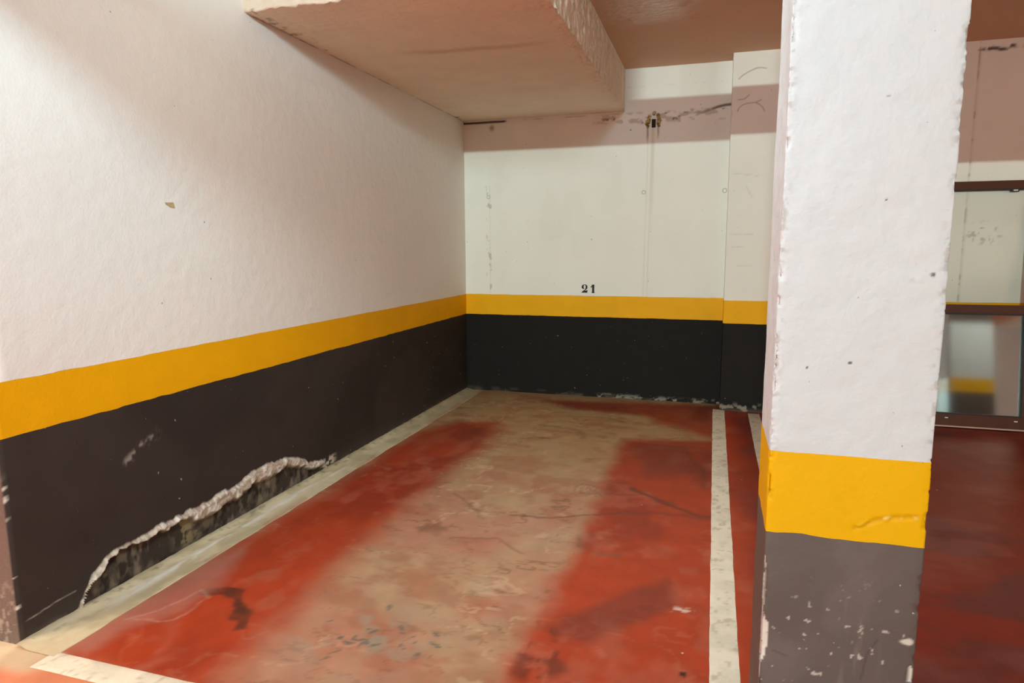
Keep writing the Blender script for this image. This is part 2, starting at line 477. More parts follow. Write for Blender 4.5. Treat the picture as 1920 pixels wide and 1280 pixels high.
# right bay: the pillar's shade painted into the floor, with dirty blotches
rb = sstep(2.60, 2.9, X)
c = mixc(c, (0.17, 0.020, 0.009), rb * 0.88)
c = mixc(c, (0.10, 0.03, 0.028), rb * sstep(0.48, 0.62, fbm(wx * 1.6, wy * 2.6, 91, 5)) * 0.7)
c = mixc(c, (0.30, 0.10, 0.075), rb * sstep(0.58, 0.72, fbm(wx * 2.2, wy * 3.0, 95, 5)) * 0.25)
# aisle in front, paler toward the left, beige dust at the wall end
fr = sstep(LEND + 0.02, LEND - 0.1, Y)
c = mixc(c, (0.55, 0.10, 0.045), fr * 0.75)
c = mixc(c, (0.66, 0.27, 0.15), fr * sstep(1.3, 0.4, X) * sstep(-5.8, -5.2, Y) * 0.8)
c = mixc(c, (0.60, 0.46, 0.31), sstep(0.26, 0.12, X) * sstep(-5.0, -4.93, Y) * (Y < LEND + 0.01))
c = mixc(c, (0.66, 0.54, 0.37), sstep(0.02, -0.02, X) * sstep(-4.99, -4.93, Y))
# dirt hem along the back wall
c = mixc(c, (0.34, 0.25, 0.15), sstep(-0.07 - 0.05 * n2, -0.0, Y) * 0.7 * (X < 5.5))
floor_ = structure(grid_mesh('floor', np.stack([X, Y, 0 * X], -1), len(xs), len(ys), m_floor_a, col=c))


def painted_line(name, x0, x1, y0, y1, base, seed, step=0.012, h=0.0025, fill=None):
    a = lines((x0, x1, step)); b = lines((y0, y1, step))
    X, Y = [v.ravel() for v in np.meshgrid(a, b, indexing='ij')]
    n = fbm(X * 9, Y * 9, seed, 5)
    c = flat(len(X), base)
    c = mixc(c, np.array(base) * 0.72, sstep(0.42, 0.70, n) * 0.5)
    c = mixc(c, (0.26, 0.17, 0.11), sstep(0.62, 0.74, fbm(X * 40, Y * 30, seed + 3, 4)) * 0.4)
    e = np.minimum(np.minimum(X - a[0], a[-1] - X), np.minimum(Y - b[0], b[-1] - Y))
    # slightly uneven brushed edge
    ox = np.where((X == a[0]) | (X == a[-1]), 0.006 * (fbm(Y * 8, X * 0, seed + 5, 4) - 0.5), 0)
    oy = np.where((Y == b[0]) | (Y == b[-1]), 0.006 * (fbm(X * 8, Y * 0, seed + 6, 4) - 0.5), 0)
    Z = np.where(e < step * 0.5, 0.0004, h)
    o = grid_mesh(name, np.stack([X + ox, Y + oy, Z], -1), len(a), len(b), m_line_a, floor_, c)
    return o


LINE = (0.76, 0.70, 0.57)
o = painted_line('parking_line', 2.520, 2.624, -4.86, -0.22, LINE, 101); o['label'] = 'long white line on the right side of the parking bay'
o = painted_line('parking_line', 2.826, 2.924, -4.60, -0.30, (0.60, 0.54, 0.43), 105); o['label'] = 'white line partly hidden behind the pillar'
o = painted_line('parking_line', 0.16, 2.62, -4.930, -4.832, (0.78, 0.72, 0.58), 109); o['label'] = 'white line across the front of the parking bay'

# beige line along the left wall with mortar fillet and plaster dust
a = lines((0.0, 0.20, 0.008)); b = lines((-4.86, -2.3, 0.010), (-2.3, -0.02, 0.02))
X, Y = [v.ravel() for v in np.meshgrid(a, b, indexing='ij')]
n = fbm(X * 10, Y * 7, 121, 5); nf = fbm(X * 40, Y * 26, 125, 4)
edge = 0.19 + 0.02 * (fbm(Y * 4, X * 0, 127, 4) - 0.5)
c = mixc(flat(len(X), (0.62, 0.53, 0.355)), (0.46, 0.385, 0.235), sstep(0.45, 0.68, n) * 0.8)
c = mixc(c, (0.40, 0.32, 0.19), sstep(-2.2, -1.0, Y) * 0.5)
dm = np.exp(-((X - 0.085 - 0.02 * (n - 0.5)) / 0.022) ** 2) * sstep(-4.75, -4.2, Y) * sstep(-2.5, -2.9, Y)
c = mixc(c, (0.78, 0.73, 0.64), dm * sstep(0.38, 0.58, fbm(X * 18, Y * 6, 131, 4)))
c = mixc(c, (0.13, 0.10, 0.07), sstep(0.62, 0.72, nf) * sstep(0.07, 0.02, X) * 0.55)
c = mixc(c, (0.25, 0.19, 0.13), sstep(0.035, 0.0, X) * 0.35)
c = mixc(c, (0.42, 0.20, 0.13), sstep(0.55, 0.66, fbm(X * 9, Y * 4, 133, 5)) * sstep(0.11, 0.18, X) * 0.5)
Z = 0.003 + 0.016 * sstep(0.075, 0.0, X) + 0.006 * (nf - 0.4) * sstep(0.16, 0.02, X) + 0.004 * dm
Z = np.where(X > 0.199, 0.0003, np.maximum(Z, 0.0012))
X2 = np.where(X > 0.199, edge, np.minimum(X, edge - 0.002))
o = grid_mesh('parking_line', np.stack([X2, Y, Z], -1), len(a), len(b), m_line_a, floor_, c)
o['label'] = 'dusty beige line along the foot of the left wall'

# ------------------------------------------------------------------ left wall
LP = [(-0.34, LEND), (0.0, LEND), (0.0, 0.0)]


def f_plain(base, rough_amp=0.0):
    def fn(s, x, y, z, nx, ny):
        return np.zeros((len(x), 3)), flat(len(x), base)
    return fn


wall_left = structure(ribbon('wall_left', LP, [0.1, 0.06], lines((ZY, ZC, 0.06)), m_white, parent=None, zlo=lambda s: ZY + wob(3, .003)(s)))
ribbon('yellow_stripe', LP, [0.02, 0.02], lines((ZB, ZY, 0.03)), m_yel, parent=wall_left,
       zlo=lambda s: ZB + wob(5, .004, 12)(s), zhi=lambda s: ZY + wob(3, .003)(s))

DMG = np.array([(-4.64, -0.03), (-4.59, 0.03), (-4.525, 0.125), (-4.445, 0.183), (-4.213, 0.197), (-3.871, 0.198), (-3.628, 0.212),
                (-3.491, 0.240), (-3.30, 0.248), (-3.144, 0.222), (-2.98, 0.165), (-2.924, 0.121), (-2.78, 0.09), (-2.70, 0.0), (-2.6, -0.02)])


def f_dado_left(s, x, y, z, nx, ny):
    onw = (x > -1e-6) & (y > LEND + 1e-6)
    c = flat(len(x), DADO)
    c = mixc(c, (0.060, 0.046, 0.040), sstep(0.40, 0.66, fbm(y * 1.3, z * 2, 141, 5)) * 0.6)
    c = mixc(c, (0.075, 0.06, 0.05), sstep(0.12, 0.0, z) * 0.6)
    top = np.interp(y, DMG[:, 0], DMG[:, 1], left=-0.05, right=-0.05)
    top = top + 0.034 * (fbm(y * 8, z * 0, 143, 4) - 0.5) + 0.024 * (fbm(y * 30, z * 12, 145, 3) - 0.5)
    # lateral closeness to the ends
    sd = np.where(onw, top - z, -1)                     # >0 inside
    inside = sstep(-0.004, 0.008, sd)
    n = fbm(y * 26, z * 26, 147, 4); n3 = fbm(y * 60, z * 60, 149, 3)
    cw = 0.034 + 0.110 * fbm(y * 3.5, z * 0, 151, 3) * sstep(-4.35, -3.7, y) + 0.060 * (fbm(y * 14, z * 10, 153, 4) - 0.5)
    cw = np.maximum(cw, 0.012)
    crust = inside * sstep(cw, cw * 0.6, sd)
    bed = inside * (1 - crust)
    mott = fbm(y * 15, z * 9, 155, 5)
    bedc = mixc(flat(len(x), (0.055, 0.043, 0.036)), (0.17, 0.135, 0.10), sstep(0.45, 0.68, mott) * 0.8)
    bedc = mixc(bedc, (0.02, 0.016, 0.014), sstep(0.55, 0.70, fbm(y * 22, z * 16, 157, 4)) * 0.8)
    bedc = mixc(bedc, (0.30, 0.25, 0.13), np.exp(-(((y + 3.98) / 0.07) ** 2)) * sstep(0.42, 0.56, n) * 0.85)
    bedc = mixc(bedc, (0.34, 0.27, 0.20), sstep(0.58, 0.74, fbm(y * 16, z * 6, 159, 5)) * 0.5)
    cr = mixc(flat(len(x), (0.46, 0.36, 0.27)), (0.74, 0.66, 0.57), sstep(0.36, 0.60, 0.5 * n + 0.5 * n3))
    cr = mixc(cr, (0.16, 0.11, 0.08), sstep(0.60, 0.74, n3) * 0.55)
    c = c * (1 - bed[:, None]) + bedc * bed[:, None]
    c = c * (1 - crust[:, None]) + cr * crust[:, None]
    # small flaked spots at the right end of the damage
    fl = onw * sstep(0.12, 0.03, np.abs(y + 2.70)) * sstep(0.10, 0.07, z) * sstep(0.50, 0.56, fbm(y * 24, z * 30, 161, 3))
    c = mixc(c, (0.62, 0.55, 0.46), fl * 0.9)
    # chalky scrape higher up and thin scratch near the wall end
    scr = onw * sstep(0.030, 0.0, seg_dist(y, z, [(-4.30, 0.560), (-4.22, 0.605), (-4.12, 0.635)])) * sstep(0.40, 0.62, fbm(y * 45, z * 45, 163, 3))
    c = mixc(c, (0.42, 0.36, 0.31), scr * 0.75)
    sc2 = onw * sstep(0.004, 0.0, seg_dist(y, z, [(-4.80, 0.085), (-4.66, 0.100), (-4.60, 0.10)]))
    c = mixc(c, (0.45, 0.38, 0.32), sc2 * 0.8)
    c = mixc(c, (0.20, 0.155, 0.125), onw * sstep(0.05, 0.0, z) * sstep(0.45, 0.62, fbm(y * 12, z * 20, 165, 4)) * 0.6)
    # end face: its stronger light painted in as a paler tone, scuffs low down
    end = ~((x > -1e-6) & (y > LEND + 1e-6))
    endf = (end & (x < -0.004)).astype(float)
    c = mixc(c, (0.16, 0.115, 0.10), endf * 0.85)
    c = mixc(c, (0.45, 0.36, 0.31), endf * sstep(0.58, 0.72, fbm(x * 70, z * 45, 167, 4)) * sstep(0.4, 0.05, z) * 0.5)
    cor = sstep(0.008, 0.0, np.abs(s - 0.34)) * sstep(0.66, 0.70, fbm(z * 30, z * 0, 169, 3))
    c = mixc(c, (0.70, 0.64, 0.56), cor * 0.9)
    off = -0.013 * bed + crust * (0.003 + 0.016 * n + 0.014 * n3) * sstep(-0.002, 0.018, sd) + bed * 0.010 * (mott - 0.5)
    off = off + fl * 0.004 - 0.006 * cor
    return np.stack([nx * off, ny * off, 0 * off], -1), c


yl = (lines((LEND, -4.70, 0.02), (-4.70, -2.45, 0.0055), (-2.45, 0.0, 0.03)) - LEND) / (-LEND)
dado_left = ribbon('black_dado', LP, [0.012, yl], lines((0, 0.30, 0.0055), (0.30, 0.66, 0.012), (0.66, ZB, 0.03)), m_dado_a, f_dado_left,
                   parent=wall_left, zhi=lambda s: ZB + wob(5, .004, 12)(s))
# beige chip in the white paint
bm = bmesh.new()
pp = [(-0.030, 0.010), (0.022, 0.013), (0.030, -0.012), (0.002, -0.010), (-0.010, -0.002), (-0.022, 0.002)]
vs = [bm.verts.new((0.0015, -3.943 + p[0], 1.706 + p[1])) for p in pp]
f = bm.faces.new(vs)
r = bmesh.ops.extrude_face_region(bm, geom=[f])
for v in r['geom']:
    if isinstance(v, bmesh.types.BMVert):
        v.co.x = 0.0035
o = bm_obj('paint_chip', bm, paint('bare_plaster', (0.52, 0.40, 0.20), rough=0.9, var=0.15, vscale=50), wall_left)
o['label'] = 'small beige chip where paint has flaked off'

# ------------------------------------------------------------------ back wall
BP = [(0.0, 0.0), (RX1, 0.0)]
xb = lines((0, 2.62, 0.009), (2.62, 4.1, 0.06), (4.1, 5.2, 0.012), (5.2, RX1, 0.2)) / RX1


def f_back(s, x, y, z, nx, ny):
    N = len(x)
    c = flat(N, WHITE)
    n = fbm(x * 5, z * 5, 181, 5); nf = fbm(x * 30, z * 30, 183, 4)
    off = np.zeros(N)
    c = mixc(c, (0.80, 0.76, 0.67), sstep(0.50, 0.72, fbm(x * 3.6, z * 2.2, 185, 5)) * 0.25)
    # formwork joints
    for jx, st in ((0.272, 0.30), (1.832, 0.30), (1.868, 0.30), (4.497, 0.4)):
        lim = (z < 2.60) if jx < 4 else (z < 3.1)
        if jx == 0.272:
            lim = z < 2.12
        m = sstep(0.016 if jx > 4 else 0.010, 0.0, np.abs(x - jx - 0.01 * (z - 1.0) * (jx > 1.8) * (jx < 2) - 0.004 * (nf - 0.5))) * lim
        c = mixc(c, (0.56, 0.47, 0.31), m * st * (0.5 + 0.9 * fbm(z * 4, x * 0, 187, 3)))
        off -= 0.001 * m
    # crumbly shuttering marks beside the left joint
    m = sstep(0.05, 0.01, np.abs(x - 0.262)) * (z < 2.12) * (z > 1.05) * sstep(0.63, 0.70, fbm(x * 26, z * 16, 189, 4))
    c = mixc(c, (0.40, 0.36, 0.29), m * 0.6)
    # cold joint at soffit level: open crack at both ends, broken arris between
    cz = 2.752 + 0.006 * (fbm(x * 9, x * 0, 191, 3) - 0.5)
    ck = sstep(0.016, 0.004, np.abs(z - cz + 0.006)) * sstep(0.47, 0.42, x)
    c = mixc(c, (0.045, 0.030, 0.022), ck * 0.95); off -= 0.015 * ck
    cz2 = 2.735 + 0.05 * sstep(2.30, 2.58, x) + 0.012 * (fbm(x * 12, x * 0, 193, 4) - 0.5)
    ck2 = sstep(0.018, 0.004, np.abs(z - cz2 + 0.012)) * sstep(2.05, 2.5, x) * (x < 2.62) * sstep(0.30, 0.5, fbm(x * 14, z * 14, 195) + 0.35 * (x > 2.42))
    c = mixc(c, (0.10, 0.07, 0.05), ck2 * 0.85); off -= 0.012 * ck2
    brk = sstep(0.065, 0.03, np.abs(z - 2.700)) * sstep(1.20, 1.6, x) * (x < 2.62) * sstep(0.50, 0.60, fbm(x * 15, z * 26, 197, 5))
    c = mixc(c, (0.42, 0.35, 0.27), brk * 0.6); off -= 0.006 * brk
    hole = brk * sstep(0.66, 0.72, fbm(x * 24, z * 34, 199, 3))
    c = mixc(c, (0.10, 0.07, 0.05), hole * 0.8); off -= 0.008 * hole
    jl = sstep(0.005, 0.0, np.abs(z - 2.748 - 0.004 * (nf - 0.5))) * (x > 0.55) * (x < 1.7) * sstep(0.4, 0.6, fbm(x * 6, x * 0, 201, 3))
    c = mixc(c, (0.16, 0.11, 0.08), jl * 0.7)
    j3 = sstep(0.006, 0.0, np.abs(z - 2.985 - 0.004 * (nf - 0.5))) * (x > 1.64) * (x < 2.6)
    c = mixc(c, (0.36, 0.31, 0.26), j3 * 0.75); off -= 0.003 * j3
    # rust coloured blotch under the crack
    rb = sstep(0.045, 0.0, np.hypot((x - 0.30) * 1.0, (z - 2.685) * 0.9)) * sstep(0.42, 0.58, fbm(x * 30, z * 30, 203, 3))
    c = mixc(c, (0.30, 0.19, 0.07), rb * 0.8)
    # run-off from the weep hole
    rn = sstep(0.028, 0.0, np.abs(x - 1.893)) * sstep(1.3, 2.6, z) * (z < 2.68)
    c = mixc(c, (0.60, 0.52, 0.36), rn * 0.45)
    for dx, zz in ((-0.052, 2.50), (0.045, 2.53)):
        m = sstep(0.012, 0.003, np.abs(x - 1.893 - dx - 0.01 * (fbm(z * 14, z * 0, 207, 3) - 0.5))) * sstep(zz - 0.06, zz + 0.05, z) * (z < 2.68)
        c = mixc(c, (0.30, 0.20, 0.06), m * 0.75)
    # dotted scars on the right bay wall
    m = sstep(0.16, 0.04, np.hypot((x - 4.64) * 0.8, (z - 1.60) * 1.2)) * sstep(0.62, 0.68, fbm(x * 30, z * 30, 209, 4))
    c = mixc(c, (0.32, 0.26, 0.21), m * 0.6)
    m = sstep(0.012, 0.0, np.abs(x - 4.497)) * sstep(0.56, 0.66, fbm(z * 18, x * 9, 211, 4))
    c = mixc(c, (0.30, 0.24, 0.18), m * 0.55)
    m = sstep(0.022, 0.006, np.abs(z - 3.085 - 0.05 * (fbm(x * 11, x * 0, 215, 4) - 0.5))) * (x > 4.48) * (x < 4.95) * sstep(0.35, 0.55, fbm(x * 20, z * 10, 213, 3))
    c = mixc(c, (0.06, 0.04, 0.03), m * 0.9); off -= 0.006 * m
    return np.stack([nx * off, ny * off, 0 * off], -1), c


ZYB = lambda s: ZY + 0.002 - 0.0 * s + wob(13, .0025)(s)
ZBB = lambda s: ZB + wob(15, .003, 12)(s)
wall_back = structure(ribbon('wall_back', BP, [xb], lines((ZY, 2.60, 0.011), (2.60, 2.80, 0.006), (2.80, ZC, 0.012)), m_white_a, f_back, zlo=ZYB))
ribbon('yellow_stripe', BP, [xb], lines((ZB, ZY, 0.03)), m_yel, parent=wall_back, zlo=ZBB, zhi=ZYB)


def f_dado_back(s, x, y, z, nx, ny):
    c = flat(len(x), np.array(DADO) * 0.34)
    c = mixc(c, (0.10, 0.075, 0.055), sstep(0.06, 0.0, z) * sstep(0.42, 0.60, fbm(x * 10, z * 26, 221, 4)) * 0.7)
    c = mixc(c, (0.35, 0.30, 0.24), sstep(0.055, 0.01, z) * sstep(0.60, 0.66, fbm(x * 22, z * 40, 223, 3)) * (x > 1.4) * 0.7)
    return np.zeros((len(x), 3)), c


ribbon('black_dado', BP, [xb], lines((0, 0.1, 0.008), (0.1, ZB, 0.04)), m_dado_a, f_dado_back, parent=wall_back, zhi=ZBB)

# ring shaped shuttering tie marks
for (x, z, r0) in ((1.818, 2.014, 0.020), (2.553, 2.010, 0.022), (0.258, 2.010, 0.020)):
    bm = bmesh.new()
    n = 22
    rings = []
    for k, (rr_, yy) in enumerate(((r0, -0.0005), (r0 * 0.9, -0.004), (r0 * 0.72, -0.004), (r0 * 0.6, 0.001), (r0 * 0.2, 0.002))):
        rings.append([bm.verts.new((x + rr_ * math.cos(2 * math.pi * i / n) * (1 + 0.05 * math.sin(3 * i)), yy, z + rr_ * math.sin(2 * math.pi * i / n))) for i in range(n)])
    for a_, b_ in zip(rings[:-1], rings[1:]):
        for i in range(n):
            bm.faces.new((a_[i], a_[(i + 1) % n], b_[(i + 1) % n], b_[i]))
    bm.faces.new(rings[-1])
    bm_obj('tie_hole', bm, paint('tie_hole_mortar', (0.58, 0.54, 0.46), rough=0.9, var=0.12, vscale=90), wall_back, smooth=True)

# weep hole with yellowed foam
bm = bmesh.new()
rnd = random.Random(4)
for k in range(30):
    t = rnd.random()
    a = math.pi * t
    px = 1.895 + 0.062 * math.cos(a) * rnd.uniform(0.8, 1.1)
    pz = 2.655 + 0.075 * math.sin(a) * rnd.uniform(0.75, 1.1) - (0.05 * rnd.random() if t < 0.25 or t > 0.75 else 0)
    r = rnd.uniform(0.010, 0.019)
    mtx = Matrix.Translation((px, -0.004, pz)) @ Matrix.Diagonal((r, 0.010, r * rnd.uniform(0.7, 1.3), 1))
    bmesh.ops.create_icosphere(bm, subdivisions=2, radius=1.0, matrix=mtx)
me = bpy.data.meshes.new('weep_foam'); bm.to_mesh(me); bm.free()
co = np.empty(len(me.vertices) * 3); me.vertices.foreach_get('co', co); co = co.reshape(-1, 3)
cc = mixc(flat(len(co), (0.50, 0.36, 0.14)), (0.16, 0.10, 0.03), sstep(0.42, 0.6, fbm(co[:, 0] * 45, co[:, 2] * 45, 231, 4)))
cc = mixc(cc, (0.62, 0.52, 0.32), sstep(2.71, 2.735, co[:, 2]) * 0.7)
at = me.color_attributes.new('Col', 'FLOAT_COLOR', 'POINT'); c4 = np.ones((len(co), 4), np.float32); c4[:, :3] = cc; at.data.foreach_set('color', c4.ravel())
me.polygons.foreach_set('use_smooth', np.ones(len(me.polygons), bool))
o = link('weep_hole_foam', me, m_foam, wall_back); o['label'] = 'yellowed foam around the weep hole'
bm = bmesh.new(); box_bm(bm, 1.878, 1.914, -0.010, 0.006, 2.604, 2.680, 0.003)
o = bm_obj('weep_hole', bm, paint('dark_hole', (0.03, 0.018, 0.010), rough=0.9, var=0.2, vscale=40), wall_back)

# painted bay number 21
D2 = [(488, 610), (492, 585), (503, 562), (522, 541), (550, 529), (580, 525), (612, 529), (640, 545), (658, 572), (666, 605), (660, 640), (645, 668), (620, 692), (592, 712), (606, 716), (632, 712), (652, 700), (668, 700), (667, 740), (661, 768), (648, 783), (600, 780), (550, 778), (488, 784),
      (492, 768), (510, 742), (536, 718), (562, 704), (582, 690), (600, 660), (610, 625), (611, 590), (605, 560), (592, 543), (575, 540), (560, 548), (552, 575), (550, 610), (556, 636), (572, 650), (568, 664), (545, 668), (518, 658), (498, 638)]
D1 = [(752, 608), (772, 588), (790, 562), (803, 530), (872, 530), (870, 580), (868, 650), (868, 720), (872, 765), (888, 786), (782, 786), (798, 766), (803, 730), (803, 650), (802, 598), (788, 612), (768, 622)]
num = bpy.data.objects.new('bay_number', None); COL.objects.link(num)
num.location = (1.228, 0.0, 1.049)
thing(num, 'black painted number 21 just above the yellow stripe on the back wall', 'number')
for D in (D2, D1):
    bm = bmesh.new()
    k = 0.000335
    vs = [bm.verts.new(((px - 485) * k, -0.0012, (785 - pz) * k * 0.97)) for px, pz in D]
    es = [bm.edges.new((vs[i], vs[(i + 1) % len(vs)])) for i in range(len(vs))]
    bmesh.ops.triangle_fill(bm, edges=es, use_beauty=True)
    r = bmesh.ops.extrude_face_region(bm, geom=list(bm.faces))
    for v in r['geom']:
        if isinstance(v, bmesh.types.BMVert):
            v.co.y -= 0.0008
    bm_obj('digit', bm, m_black, num)

# ------------------------------------------------------------------ pilaster
PP = [(XR, 0.0), (XR, PILF), (3.25, PILF), (3.25, 0.0)]
PST = [0.02, 0.006, 0.05]


def f_pil(s, x, y, z, nx, ny):
    c = flat(len(x), WHITE)
    off = np.zeros(len(x))
    u = x - XR
    for pts in ([(0.05, 2.93), (0.08, 2.955), (0.12, 2.978), (0.16, 2.998), (0.20, 3.010), (0.24, 3.008), (0.27, 3.0)], [(0.05, 2.66), (0.065, 2.69), (0.09, 2.712), (0.12, 2.722), (0.16, 2.724), (0.20, 2.726), (0.24, 2.745)], [(0.20, 2.722), (0.23, 2.705), (0.255, 2.68), (0.27, 2.65)],
                [(0.05, 2.755), (0.10, 2.76), (0.14, 2.79)], [(0.03, 1.60), (0.22, 1.605)], [(0.05, 1.50), (0.15, 1.50)], [(0.10, 1.33), (0.24, 1.335)], [(0.02, 2.14), (0.24, 2.11)], [(0.15, 2.02), (0.2, 1.93)]):
        m = (y < PILF + 0.001) * sstep(0.008, 0.001, seg_dist(u, z + 0.006 * (fbm(u * 20, z * 20, 241, 3) - 0.5), pts))
        c = mixc(c, (0.22, 0.16, 0.12), m * (0.55 if pts[0][1] > 2.5 else 0.16))
        off -= 0.0005 * m
    m = sstep(0.02, 0.0, np.abs(x - XR)) * (np.abs(y - PILF) < 0.02) * sstep(0.60, 0.66, fbm(z * 8, z * 0, 243, 3)) * (z > 2.6)
    off -= 0.008 * m
    return np.stack([nx * off, ny * off, 0 * off], -1), c


pil = ribbon('pilaster', PP, PST, lines((ZY, 2.6, 0.012), (2.6, ZC, 0.006)), m_white_a, f_pil, zlo=lambda s: ZY + wob(23, .002)(s))
thing(pil, 'shallow white pilaster projecting from the back wall, with yellow stripe and black foot', 'pilaster')
ribbon('yellow_stripe', PP, PST, lines((ZB, ZY, 0.04)), m_yel, parent=pil, zlo=lambda s: ZB + wob(25, .003)(s), zhi=lambda s: ZY + wob(23, .002)(s))


def f_dado_pil(s, x, y, z, nx, ny):
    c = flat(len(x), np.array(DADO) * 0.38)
    c = mixc(c, (0.42, 0.35, 0.27), sstep(0.10, 0.02, z) * sstep(0.58, 0.64, fbm(x * 24 + y * 9, z * 24, 251, 4)) * 0.7)
    c = mixc(c, (0.14, 0.10, 0.075), sstep(0.05, 0.0, z) * 0.5)
    return np.zeros((len(x), 3)), c


ribbon('black_dado', PP, PST, lines((0, 0.12, 0.008), (0.12, ZB, 0.04)), m_dado_a, f_dado_pil, parent=pil, zhi=lambda s: ZB + wob(25, .003)(s))

# ------------------------------------------------------------------ pillar
QX0, QX1, QY0, QY1 = 2.628, 2.972, -4.89, -4.60
QP = [(QX0, QY1), (QX0, QY0), (QX1, QY0), (QX1, QY1)]
QP = [(QX0, QY1), (QX0, QY0), (QX1, QY0), (QX1, QY1)]


def edge_d(x, y):
    """distance from the nearest vertical arris along the surface"""
    dx = np.minimum(np.abs(x - QX0), np.abs(x - QX1)); dy = np.minimum(np.abs(y - QY0), np.abs(y - QY1))
    return np.maximum(dx, dy)


def pillar_off(s, x, y, z, nx, ny):
    e = edge_d(x, y)
    sd = np.where(x < (QX0 + QX1) / 2, 0.0, 7.3) + np.where(y < (QY0 + QY1) / 2, 0.0, 3.1)
    arr = np.exp(-(e / 0.009) ** 2)
    nz = fbm(z * 34 + sd, e * 34 + sd, 261, 5, 0.62)
    chip = arr * (0.0012 + 0.022 * np.clip(nz - 0.50, 0, 1) * (0.4 + 1.2 * sstep(0.35, 0.65, fbm(z * 7 + sd, e * 0, 262, 3))))
    # larger spalls on the foot
    zw = np.interp(z, [0.40, 0.46, 0.48, 0.52, 0.57, 0.60, 0.66, 0.72, 0.745, 0.76], [0.0, 0.004, 0.016, 0.019, 0.016, 0.005, 0.008, 0.006, 0.003, 0.0])
    zw = zw + 0.010 * (fbm(z * 50, e * 50, 263, 4) - 0.5) * (zw > 0)
    lump = sstep(-0.001, 0.002, zw - e) * (x < 2.8) * (y < -4.86) * (zw > 0.001)
    lump2 = sstep(0.62, 0.70, fbm(z * 12 + sd * 3, e * 40, 265, 3)) * np.exp(-(e / 0.014) ** 2) * sstep(0.70, 0.60, z) * (x > 2.8)
    chip = chip + 0.004 * lump + 0.005 * lump2
    und = 0.0018 * (fbm(x * 9 + y * 9, z * 7, 267, 3) - 0.5) * 2
    off = und - chip
    return off, arr, nz, np.maximum(lump, lump2)


def sd_(x, y):
    return np.where(x < (QX0 + QX1) / 2, 0.0, 7.3) + np.where(y < (QY0 + QY1) / 2, 0.0, 3.1)


def f_q_white(s, x, y, z, nx, ny):
    off, arr, nz, lump = pillar_off(s, x, y, z, nx, ny)
    c = flat(len(x), (0.665, 0.73, 0.75))
    e = edge_d(x, y)
    pit = np.exp(-(e / 0.014) ** 2) * sstep(0.60, 0.68, fbm(z * 80 + sd_(x, y), e * 80, 266, 3))
    c = mixc(c, (0.40, 0.36, 0.31), pit * 0.6)
    fr = (y < QY0 + 1e-4)
    for (px, pz, r_) in ((2.942, 1.437, 0.006), (2.79, 1.235, 0.004), (2.84, 1.60, 0.003), (2.70, 1.22, 0.003), (2.83, 1.82, 0.003)):
        c = mixc(c, (0.04, 0.04, 0.06), fr * sstep(r_, r_ * 0.5, np.hypot(x - px, z - pz)))
    m = fr * sstep(0.05, 0.0, seg_dist(x, z, [(2.90, 1.43), (2.965, 1.44)]) * 3) * sstep(0.5, 0.62, fbm(x * 60, z * 60, 269, 3))
    c = mixc(c, (0.45, 0.43, 0.42), m * 0.5)
    return np.stack([nx * off, ny * off, 0 * off], -1), c


def f_q_yel(s, x, y, z, nx, ny):
    off, arr, nz, lump = pillar_off(s, x, y, z, nx, ny)
    c = flat(len(x), (0.83, 0.47, 0.003))
    c = mixc(c, (0.42, 0.20, 0.01), arr * sstep(0.58, 0.68, nz) * 0.6)
    g = (y < QY0 + 1e-4) * sstep(0.010, 0.0, seg_dist(x, z + 0.006 * (fbm(x * 40, z * 0, 271, 3) - .5), [(2.825, 0.842), (2.87, 0.866), (2.905, 0.876), (2.95, 0.884)]))
    off = off - 0.0025 * g + 0.0045 * g * sstep(0.5, 0.6, fbm(x * 60, z * 60, 273, 3))
    c = mixc(c, (0.50, 0.24, 0.005), g * 0.35)
    c = mixc(c, (0.86, 0.66, 0.20), g * sstep(0.60, 0.68, fbm(x * 70, z * 70, 275, 3)) * (x > 2.88) * 0.8)
    return np.stack([nx * off, ny * off, 0 * off], -1), c


def f_q_grey(s, x, y, z, nx, ny):
    off, arr, nz, lump = pillar_off(s, x, y, z, nx, ny)
    c = flat(len(x), GREY)
    c = mixc(c, np.array(GREY) * 1.35, sstep(0.45, 0.7, fbm(x * 8, z * 6, 281, 4)) * 0.5)
    fr = (y < QY0 + 1e-4)
    # vertical rubbed streaks and flecks
    c = mixc(c, (0.26, 0.22, 0.19), fr * sstep(0.10, 0.0, np.abs(x - 2.83)) * sstep(0.56, 0.72, fbm(x * 60, z * 6, 283, 4)) * sstep(0.70, 0.6, z) * 0.35)
    c = mixc(c, (0.62, 0.58, 0.52), fr * sstep(0.77, 0.80, fbm(x * 60, z * 52, 285, 4)) * sstep(0.75, 0.55, z) * 0.8)
    c = mixc(c, (0.05, 0.04, 0.038), fr * sstep(0.004, 0.0, seg_dist(x, z, [(2.86, 0.46), (2.87, 0.53), (2.89, 0.57)])) * 0.5)
    c = mixc(c, (0.05, 0.04, 0.038), fr * sstep(0.004, 0.0, seg_dist(x, z, [(2.66, 0.50), (2.69, 0.49)])) * 0.5)
    c = mixc(c, (0.76, 0.72, 0.64), sstep(0.25, 0.7, lump) * 0.95)
    c = mixc(c, (0.70, 0.66, 0.58), fr * sstep(0.016, 0.008, np.hypot((x - 2.952), (z - 0.575) * 1.4) + 0.01 * (fbm(x * 60, z * 60, 287, 3) - .5)))
    c = mixc(c, (0.05, 0.042, 0.038), arr * sstep(0.60, 0.70, nz) * 0.6 * (1 - lump))
    return np.stack([nx * off, ny * off, 0 * off], -1), c


